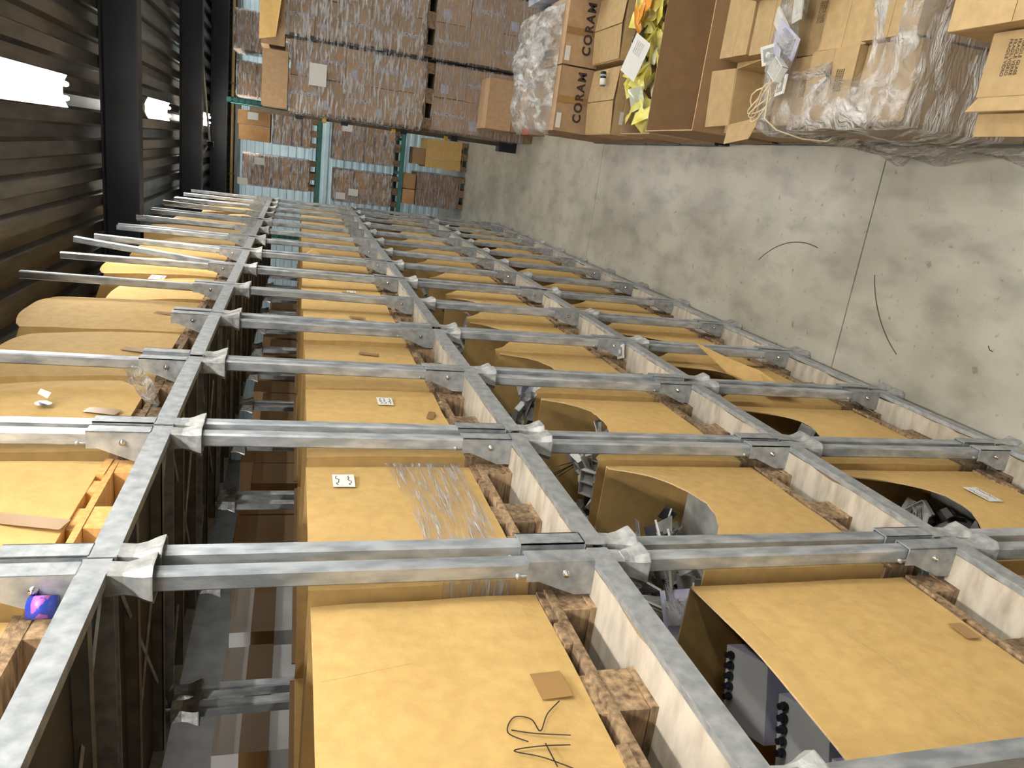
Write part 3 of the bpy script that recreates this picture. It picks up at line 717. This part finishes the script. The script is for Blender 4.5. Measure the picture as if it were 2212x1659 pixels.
# ------------------------------------------------------------ right side: wrapped stacks in the rack
YS=11.75
def big_load(cx_,w,z0,nz,ch_,desc,nx=2,m=card2,pl=True,y=YS,tapeevery=2):
    if pl:
        p=thing('wooden_pallet','wooden pallet under the '+desc,'pallet',(cx_,y,z0),(0,0,-PI/2),None,PF); p.scale=(1.1/.95,w/.6,1)
    z=z0+(.148 if pl else 0); cw=w/nx
    for k in range(nz):
        for i in range(nx):
            b=MB(); b.box(-cw/2+.003,cw/2-.003,0,1.05,0,ch_-.005,0,.004)
            if (k*3+i)%tapeevery==0: b.box(-.028,.028,-.003,.0,0,ch_-.005,1); 
            else: b.box(-cw/2+.06,-cw/2+.19,-.002,.0,ch_*.55,ch_*.8,2)
            me=b.mesh('c',[m,ptape,lilac])
            thing('shipping_carton','brown carton, %s layer, %s column, %s'%(ORD[k+1],['left','right'][i],desc),'box',(cx_-w/2+cw*(i+.5)+R.uniform(-.008,.008),y+R.uniform(0,.02),z+k*ch_),(0,0,R.uniform(-.008,.008)),'shipping cartons of the '+desc,me)
    return z,nz*ch_
z,H=big_load(.86,.94,1.64,5,.385,'upper wrapped stack on the aisle edge'); wrap(.86,.94,YS,1.05,z,H,film,'upper wrapped stack on the aisle edge',.035,.03)
z,H=big_load(1.90,1.0,1.70,5,.39,'upper wrapped stack second from the aisle'); wrap(1.90,1.0,YS-.0,1.05,z,H,film,'upper wrapped stack second from the aisle',.035,.03)
z,H=big_load(2.98,1.0,1.70,5,.39,'upper stack third from the aisle')
z,H=big_load(.86,.94,0,3,.496,'lower wrapped stack on the aisle edge'); wrap(.86,.94,YS,1.05,z,H,filml,'lower wrapped stack on the aisle edge',.02,.02)
z,H=big_load(1.90,1.0,0,3,.516,'lower wrapped stack second from the aisle'); wrap(1.9,1.0,YS,1.05,z,H,filml,'lower wrapped stack second from the aisle',.02,.02)
z,H=big_load(2.98,1.0,0,3,.516,'lower stack third from the aisle')
thing('paper_sheet','large white sheet under film on the upper wrapped stack by the aisle','label',(.90,YS-.062,3.33),(PI/2,0,0),None,MB().box(-.15,.15,-.12,.12,0,.002).mesh('sheet',paper))
crate('shipping_carton','plain tan carton lying on top of the aisle-edge wrapped stack','box',.39,1.14,YS-.05,YS+.6,3.74,4.09,card2,None,False)
t=crate('shipping_carton','torn carton with bent flap on top of the second wrapped stack','box',1.2,2.3,YS-.02,YS+.6,3.80,4.12,card2,None,False)
b=MB(); 
for i,(x,y,z) in enumerate(((-.5,-.33,.34),(.5,-.33,.34),(.5,-.42,.10),(.1,-.47,.05),(-.45,-.42,.12))): b.v.append((x,y,z)); 
b.v+= [(v[0],v[1]+.006,v[2]+.004) for v in b.v]; b.f=[[0,4,3,2,1],[5,6,7,8,9]]; b.m=[0,0]
ob('bent_flap',b.mesh('bf',card),t)
crate('shipping_carton','small tan carton wedged at the foot of the aisle-edge wrapped stack','box',.5,1.2,YS-.62,YS-.05,.55,.93,card2,None,False)
crate('shipping_carton','carton under the wedged tan carton at the foot of the wrapped stack','box',.5,1.2,YS-.62,YS-.05,.0,.54,cardbrown,None,False)
t=thing('rack_upright','dark rack upright with yellow caps beside the wrapped stacks','rack',(.345,12.75,0))
ob('column',MB().box(-.035,.035,-.04,.04,0,4.3).mesh('col',darkst),t)
for z in (1.1,1.95,2.9,3.6): ob('connector',MB().box(-.06,.05,-.06,.06,z-.09,z+.02).mesh('con',dark),t)
for z in (1.18,2.05,3.15): ob('yellow_cap',MB().cyl((-.03,-.05),.035,z,z+.06,10).mesh('yc',yell),t)
ob('foot_guard',MB().box(-.12,.08,-.14,.10,0,.30).box(-.10,.06,-.16,-.14,.02,.28).mesh('fg',dark),t)

# ------------------------------------------------------------ right side: near piles
def word(parent,txt,size,loc,rot,m=ink,bold=.0,nm='lettering',space=1): return ob(nm,text_mesh(txt,size,m,bold,space=space),parent,loc,rot)
FRAG='FRAGILE GLASS\nFRAGILE VERRE\nFRAGIL VIDRIO\nFRAGILE VIDRO'
# supports / base cartons
def base(x0,x1,y0,y1,z1,lab,m=cardbrown,z0=.15):
    p=thing('black_pallet','black plastic pallet under '+lab,'pallet',((x0+x1)/2,(y0+y1)/2,0)); hx,hy=(x1-x0)/2,(y1-y0)/2
    ob('deck',MB().box(-hx,hx,-hy,hy,.11,.148).mesh('pd',dark),p)
    for a in (-1,0,1):
        for c in (-1,0,1): ob('foot',MB().box(a*(hx-.07)-.06,a*(hx-.07)+.06,c*(hy-.07)-.06,c*(hy-.07)+.06,0,.1095).mesh('pf',dark),p)
    if z1>z0: crate('brown_carton',lab,'box',x0+.01,x1-.01,y0+.01,y1-.01,z0,z1,m,None,True)
base(.40,1.62,7.25,8.7,.80,'large carton below the lettered cartons')
base(.40,1.62,6.52,7.22,.50,'wide carton below the plain flapped cartons')
for i,(x0,x1) in enumerate(((.40,1.0),(1.015,1.62))):
    t=crate('lettered_carton','tan carton with large black lettering, %s'%['nearer the aisle','farther from the aisle'][i],'box',x0,x1,7.25,7.85,.805,1.16,card2,'cartons with large black lettering',False)
    word(t,'CORAM',.115,(.03,-.3066,.125),(PI/2,0,0),ink,.004,space=1.25)
    ob('packing_tape',MB().box(-.03,.03,-.3055,-.3045,0,.352).mesh('pt',tape),t)
    ob('paper_label',MB().box(-.27,-.13 if i==0 else -.14,-.3055,-.3045,.29,.34).mesh('pl',paper),t)
for i,(x0,x1) in enumerate(((.40,.985),(1.03,1.62))):
    t=crate('plain_carton','plain tan flapped carton, %s'%['nearer the aisle, striped tin on it','farther from the aisle'][i],'box',x0,x1,6.55,7.2,.505,.83+.03*i,cardr,'plain flapped cartons',False)
    ob('paper_label',MB().box(-.2,-.09,-.3295,-.3285,.2,.27).mesh('pl',paper),t)
    # flaps raised a touch, meeting along the box middle
    for s in (-1,1):
        b=MB(); b.v=[(s*.285,-.32,.33+.03*i),(s*.285,.32,.33+.03*i),(.004*s,.32,.352+.03*i),(.004*s,-.32,.352+.03*i)]; b.v+=[(v[0],v[1],v[2]+.005) for v in b.v]
        b.f=[[4,5,6,7],[0,3,2,1],[0,1,5,4],[1,2,6,5],[2,3,7,6],[3,0,4,7]]; b.m=[0]*6
        ob('raised_flap',b.mesh('rf',cardr),t)
t=thing('striped_tin','small striped tin lying on the plain carton','can',(.88,6.78,.90),(0,PI/2,.2)); ob('tin_body',MB().cyl((0,0),.028,-.06,.06,12,0).cyl((0,0),.0285,-.06,0,12,1).cyl((0,0),.0287,.02,.035,12,2).mesh('tb',[dark,wpaint,lilac],True),t)
# dark cartons beyond, at the top edge of the photo
crate('grey_carton','grey printed carton behind the lettered cartons, farthest from the aisle','box',1.66,2.3,7.0,7.7,.0,1.12,greyp,None,False)
crate('blue_carton','blue and white carton beside the grey carton at the top edge','box',1.66,2.3,7.75,8.4,0,1.25,mat('blue_print',(.03,.12,.30),(.5,.5,.55),scale=5,rough=.4),None,False)
# clear bag heap
b=MB(); NX,NY=22,22
for j in range(NY+1):
    for i in range(NX+1):
        u,v=i/NX,j/NY; x=.36+1.22*u; y=7.36+1.15*v
        e=(math.sin(PI*min(1,u*1.0+.0))**.35 if 0<u<1 else 0)*(math.sin(PI*v)**.35 if 0<v<1 else 0)
        z=1.17+e*(.22+.16*noise.noise(Vector((x*3,y*3,2)))+.05*noise.noise(Vector((x*11,y*11,2))))
        b.v.append((x+.04*noise.noise(Vector((y*6,z*6,1)))*e,y,max(z,1.165)))
for j in range(NY):
    for i in range(NX): a=j*(NX+1)+i; b.f.append([a,a+1,a+NX+2,a+NX+1]); b.m.append(0)
thing('clear_bag','large crumpled clear plastic bag of white parts on the lettered cartons','bag',(0,0,0),(0,0,0),None,b.mesh('bag',filmt,True))
crate('brown_carton','carton hidden behind the lettered ones under the clear bag','box',.42,1.6,7.87,8.66,.805,1.12,card2,None,False)
for q in range(16):
    kd=KIND[R.choice((0,1,6,0))]; thing(kd[0],kd[1]+' inside the clear plastic bag',kd[3],(R.uniform(.5,1.4),R.uniform(7.5,8.3),R.uniform(1.19,1.26)),(R.uniform(-.6,.6),R.uniform(-.6,.6),R.uniform(0,6)),kd[0].replace('_',' ')+'s in the clear plastic bag',kd[2])
t=thing('red_handle','small red plastic tag sticking out under the clear bag','tag',(.38,8.3,1.12),(0,.3,0),None,MB().box(-.02,.05,-.10,.08,0,.015).mesh('red',redp))
# tray of yellow bags
base(.40,1.62,5.88,6.49,0,'the yellow bags carton')
tb=thing('yellow_goods_carton','open brown carton filled with yellow bags behind the big empty carton','box',(.41,6.18,.15))
def openbox(t,w,d,h,th=.006,m=cardbrown,low=None):
    for (x0,x1,y0,y1,hh) in ((0,w,-d/2,-d/2+th,low or h),(0,w,d/2-th,d/2,h),(0,th,-d/2,d/2,h),(w-th,w,-d/2,d/2,h)): ob('wall_panel',MB().box(x0,x1,y0,y1,0,hh,0,.001).mesh('wp',m),t)
    ob('bottom_panel',MB().box(0,w,-d/2,d/2,.0,.006).mesh('bp',m),t)
openbox(tb,1.2,.60,.62,m=card2,low=.60)
def pillow(w,h,t,m,seed):
    b=MB(); n=7; rr=random.Random(seed)
    for s in (1,-1):
        for j in range(n+1):
            for i in range(n+1):
                u,v=i/n,j/n; e=(16*u*(1-u)*v*(1-v))**.5
                b.v.append(((u-.5)*w,(v-.5)*h,s*t*e*(.6+.7*noise.noise(Vector((u*4+seed,v*4,s))))))
    for s in (0,1):
        for j in range(n):
            for i in range(n):
                a=s*(n+1)**2+j*(n+1)+i; q=[a,a+1,a+n+2,a+n+1]; b.f.append(q if s==0 else q[::-1]); b.m.append(0)
    return b.mesh('pillow',m,True)
pil=[pillow(.20,.13,.03,yellb,i) for i in range(4)]+[pillow(.20,.13,.025,filmt,9)]; pil[4].materials[0]=mat('clear_blister',(.62,.64,.50),rough=.15,rnd=.2)
for q in range(56):
    cl=R.random()<.25
    thing('clear_bag' if cl else 'yellow_bag','small %s bag in the open brown carton'%('clear blister' if cl else 'glossy yellow'),'bag',(R.uniform(.50,1.50),R.uniform(5.97,6.38),.765+R.uniform(-.10,.05)+.06*math.exp(-((q%7)-3)**2)),(R.uniform(-.7,.7),R.uniform(-.5,.5),R.uniform(0,6)),'small %s bags in the brown carton'%('clear' if cl else 'yellow'),pil[4] if cl else pil[R.randrange(4)])
for q in range(3): thing('orange_bag','%s orange bag on the yellow bags'%['leftmost','middle','rightmost'][q],'bag',(1.3+.07*q,6.2-.07*q,.90),(R.uniform(-.3,.3),R.uniform(-.3,.3),.3),'orange bags',pillow(.22,.16,.03,orng,q))
t=thing('white_card','tilted white header card lying over the yellow bags','card',(1.0,6.12,.90),(.35,.1,-.5)); ob('card',MB().box(-.16,.16,-.10,.10,0,.003).mesh('wc',paper),t); ob('print',ribbon([[(.02,.05-.02*i),(.12,.05-.02*i)] for i in range(5)],.008,greyp),t,(0,0,.0035))
t=thing('dark_wire_rack','bundle of dark wire hooks among the yellow bags','wires',(1.14,6.18,.85),(.3,.2,.3)); 
for q in range(6): ob('wire',MB().tube([(-.1,.02*q-.05,0),(0,.02*q-.05,.05),(.12,.025*q-.05,.01)],.006,5).mesh('w',glossd),t)
thing('silver_box','small silver box at the back of the yellow bags carton','box',(1.22,6.36,.62),(0,0,.1),None,MB().box(-.07,.07,-.06,.06,0,.16,0,.002).mesh('sb',chrome))
# big empty carton
base(.42,1.75,5.02,5.84,0,'the big open carton')
t=thing('big_open_carton','big open brown carton, empty, beside the aisle','box',(.42,5.44,.15))
openbox(t,1.32,.78,.68,.008,m=cardbrown)
ob('cut_edge',MB().box(0,1.32,-.392,-.384,.6805,.684).box(0,.008,-.39,.39,.6805,.684).mesh('ce',edgec),t)
ob('tape_patch',MB().box(.72,.80,-.392,-.3905,.50,.56).mesh('tpp',tape),t)
t=thing('bubble_film','shiny strip of bubble film hanging over the big carton','film',(1.36,5.0,0))
b=MB()
for j in range(12):
    for i in range(5): b.v.append((-.10+.03*j+R.uniform(-.01,.01),-.05+.0*i+.02*math.sin(j),.35+.10*i+R.uniform(-.01,.01)))
for j in range(11):
    for i in range(4): a=j*5+i; b.f.append([a,a+1,a+6,a+5]); b.m.append(0)
ob('film_strip',b.mesh('bf',film_mat('bubble',.5,.95,scale=60),True),t)
# small open carton on a brown one
base(.42,1.5,4.12,4.98,.62,'brown carton with the small open box on it',m=cardr)
t=thing('small_open_box','small open tan box with splayed flaps on the brown carton','box',(.47,4.40,.625),(0,0,.12))
openbox(t,.36,.36,.20,m=cardr)
for v in ([(0,-.18,.2),(.36,-.18,.2),(.34,-.30,.13),(.02,-.30,.13)],[(0,-.18,.2),(0,.18,.2),(-.13,.14,.24),(-.13,-.14,.24)],[(0,.18,.2),(.36,.18,.2),(.36,.34,.28),(.0,.34,.28)]):
    b=MB(); b.v=[Vector(q) for q in v]+[Vector(q)+Vector((0,0,.005)) for q in v]; b.v=[tuple(q) for q in b.v]; b.f=[[3,2,1,0],[4,5,6,7],[0,1,5,4],[1,2,6,5],[2,3,7,6],[3,0,4,7]]; b.m=[0]*6
    ob('flap',b.mesh('fl',cardr),t)
for i,(x0,x1,y0,y1,z1,l) in enumerate(((.88,1.2,4.15,4.55,.80,'middle'),(1.21,1.5,4.15,4.6,.84,'outer'),(.9,1.45,4.62,4.95,.78,'back'))):
    crate('flapped_carton','tan flapped carton beside the small open box, %s one'%l,'box',x0,x1,y0,y1,.628,z1,cardr,'cartons beside the small open box',False)
# wrapped, torn-open load
base(.42,1.62,2.95,4.06,0,'the torn-open wrapped load')
gx=[.43,.80,1.20,1.61]; gy=[2.97,3.33,3.70,4.05]
for a in range(3):
    for c in range(3):
        z=.15
        for lvl,hh in enumerate((.38,[.36,.40,.34,.41,.37,.33,.38,.36,.40][a*3+c])):
            last=lvl==1
            t=crate('flapped_carton','tan carton, torn-open load, %s layer, %s from the aisle, %s from the front'%(['lower','upper'][lvl],ORD[a+1],ORD[c+1]),'box',gx[a]+.004,gx[a+1]-.006,gy[c]+.004,gy[c+1]-.006,z,z+hh,cardr if last else card2,'cartons of the torn-open wrapped load',c==0 and not last,rz=R.uniform(-.02,.02) if last else 0)
            if last and (a,c) in ((0,1),(1,0),(0,2),(1,2)): word(t,FRAG,.016,(0.02,-.08,hh+.0025),(0,0,PI),nm='lettering')
            z+=hh+.003
# film round the load, folded over the top rim
b=MB(); per=[]; x0,x1,y0_,y1_=.41,1.63,2.93,4.09
n=24
for i in range(n): per.append((x0+(x1-x0)*i/n,y0_,0,-1))
for i in range(n): per.append((x1,y0_+(y1_-y0_)*i/n,1,0))
for i in range(n): per.append((x1-(x1-x0)*i/n,y1_,0,1))
for i in range(n): per.append((x0,y1_-(y1_-y0_)*i/n,-1,0))
K=len(per); rows=[(-.02,.05,.05),(.0,.3,.03),(0,.6,.02),(0,.86,.02),(0,.965,.012),(1,.995,.0),(2,.985,0),(3,.975,0),(3.6,1.02,0)]
cxm,cym=(x0+x1)/2,(y0_+y1_)/2
for ri,(inn,zz,am) in enumerate(rows):
    for i,(px_,py_,a,c) in enumerate(per):
        nz=noise.noise(Vector((px_*5,py_*5,zz*4+ri))); wide=.075+.04*noise.noise(Vector((px_*3,py_*3,9)))
        if inn>0:
            f=inn*wide; dx=max(-1,min(1,(cxm-px_)/.25)); dy=max(-1,min(1,(cym-py_)/.25))
            X=px_+dx*f; Y=py_+dy*f; Z=zz-.04+.03*nz
        else:
            X=px_+a*am*(1+2*nz); Y=py_+c*am*(1+2*nz); Z=zz-.03
            if a==-1: X-=.03*max(0,nz)*(1 if zz<.9 else 0)
        b.v.append((X,Y,Z))
for j in range(len(rows)-1):
    for i in range(K): a=j*K+i; c=j*K+(i+1)%K; b.f.append([a,c,c+K,a+K]); b.m.append(0)
thing('torn_stretch_film','torn clear stretch film folded over the rim of the open load','film',(0,0,0),(0,0,0),None,b.mesh('film',film_mat('torn_film',.22,.88,scale=5,stretch=(1.2,1.2,4),col=(.93,.91,.89)),True))
for q,(x,y,kd_) in enumerate(((.75,3.95,4),(.86,3.86,4),(.62,3.80,0),(.95,3.95,1),(1.05,3.82,1),(.70,3.84,6),(1.15,3.95,0),(.80,4.0,0),(1.25,3.85,4))):
    kd=KIND[kd_]; o=thing(kd[0],kd[1]+', %s piece lying on the torn-open load'%ORD[q+1],kd[3],(x,y,.99+.01*(q%3)),(R.uniform(-.4,.4),R.uniform(-.3,.3),R.uniform(0,6)),None,kd[2]); o.scale=(1.15,1.15,1.15)
t=thing('white_card','long white printed card on the torn-open load','card',(1.15,3.78,1.02),(.15,.1,1.3)); ob('card',MB().box(-.24,.24,-.07,.07,0,.003).mesh('wc',paper),t)
ob('print',ribbon([[(-.2,.02),(-.02,.02)],[(-.2,-.02),(.05,-.02)]],.012,greyp),t,(0,0,.0035))
t=thing('cream_cord','loose loops of cream cord hanging over the aisle side of the torn-open load','cord')
pts=[]
for i in range(60):
    a=i*.34; pts.append((.52+.10*math.sin(a)+.0012*i,3.98+.09*math.cos(a*1.13)+.02*math.sin(i*.9),1.0+.02*math.sin(a*2)))
pts+=[(.45,3.9,1.01),(.395,3.85,.95),(.365,3.78,.82),(.36,3.65,.75),(.37,3.55,.80)]
ob('cord_run',MB().tube(pts,.0045,6).mesh('cord',clothw,True),t)
# nearest cartons, lower right of the turned photograph
base(.40,1.55,1.75,2.55,.86,'carton under the nearest lettered cartons')
t=crate('fragile_carton','tan carton with small warning print, farther from the aisle and nearest the camera','box',.70,1.25,1.95,2.50,.865,1.22,cardr,'nearest cartons with small warning print',False); word(t,FRAG,.018,(.08,.10,.3565),(0,0,PI)); 
t=crate('fragile_carton','tan carton with small warning print, beside the aisle with a flap hanging out','box',.47,.69,1.80,2.36,.865,1.14,cardr,'nearest cartons with small warning print',False); word(t,FRAG,.018,(.02,.17,.278),(0,0,PI))
b=MB(); b.v=[(-.115,-.28,.27),(-.115,.27,.27),(-.17,.27,.315),(-.17,-.28,.315)]; b.v+=[(v[0]+.003,v[1],v[2]+.005) for v in b.v]; b.f=[[0,1,2,3],[7,6,5,4],[3,2,6,7],[0,3,7,4],[1,5,6,2]]; b.m=[0]*5; ob('raised_flap',b.mesh('f',cardr),t)
b=MB(); b.v=[(-.125,-.28,.25),(-.125,.27,.25),(-.24,.31,.20),(-.24,-.22,.20)]; b.v+=[(v[0],v[1],v[2]+.005) for v in b.v]; b.f=[[3,2,1,0],[4,5,6,7],[0,1,5,4],[1,2,6,5],[2,3,7,6],[3,0,4,7]]; b.m=[0]*6; ob('hanging_flap',b.mesh('f',cardr),t)
t=crate('carton_offcut','dull carton end standing beside the nearest cartons, partly under film','box',.41,.69,2.38,2.54,.865,.90,cardbrown,None,False)
# black marks and small debris on the floor
for i,(x,y) in enumerate(((.33,3.55),(-.6,2.9),(-.2,6.6),(.2,9.2))):
    thing('floor_scrap','tiny dark scrap on the concrete floor, %s from the camera'%ORD[i+1],'debris',(x,y,.0005),(0,0,i),None,ribbon([[(0,0),(.02,.008),(.04,0)]],.005,dark))
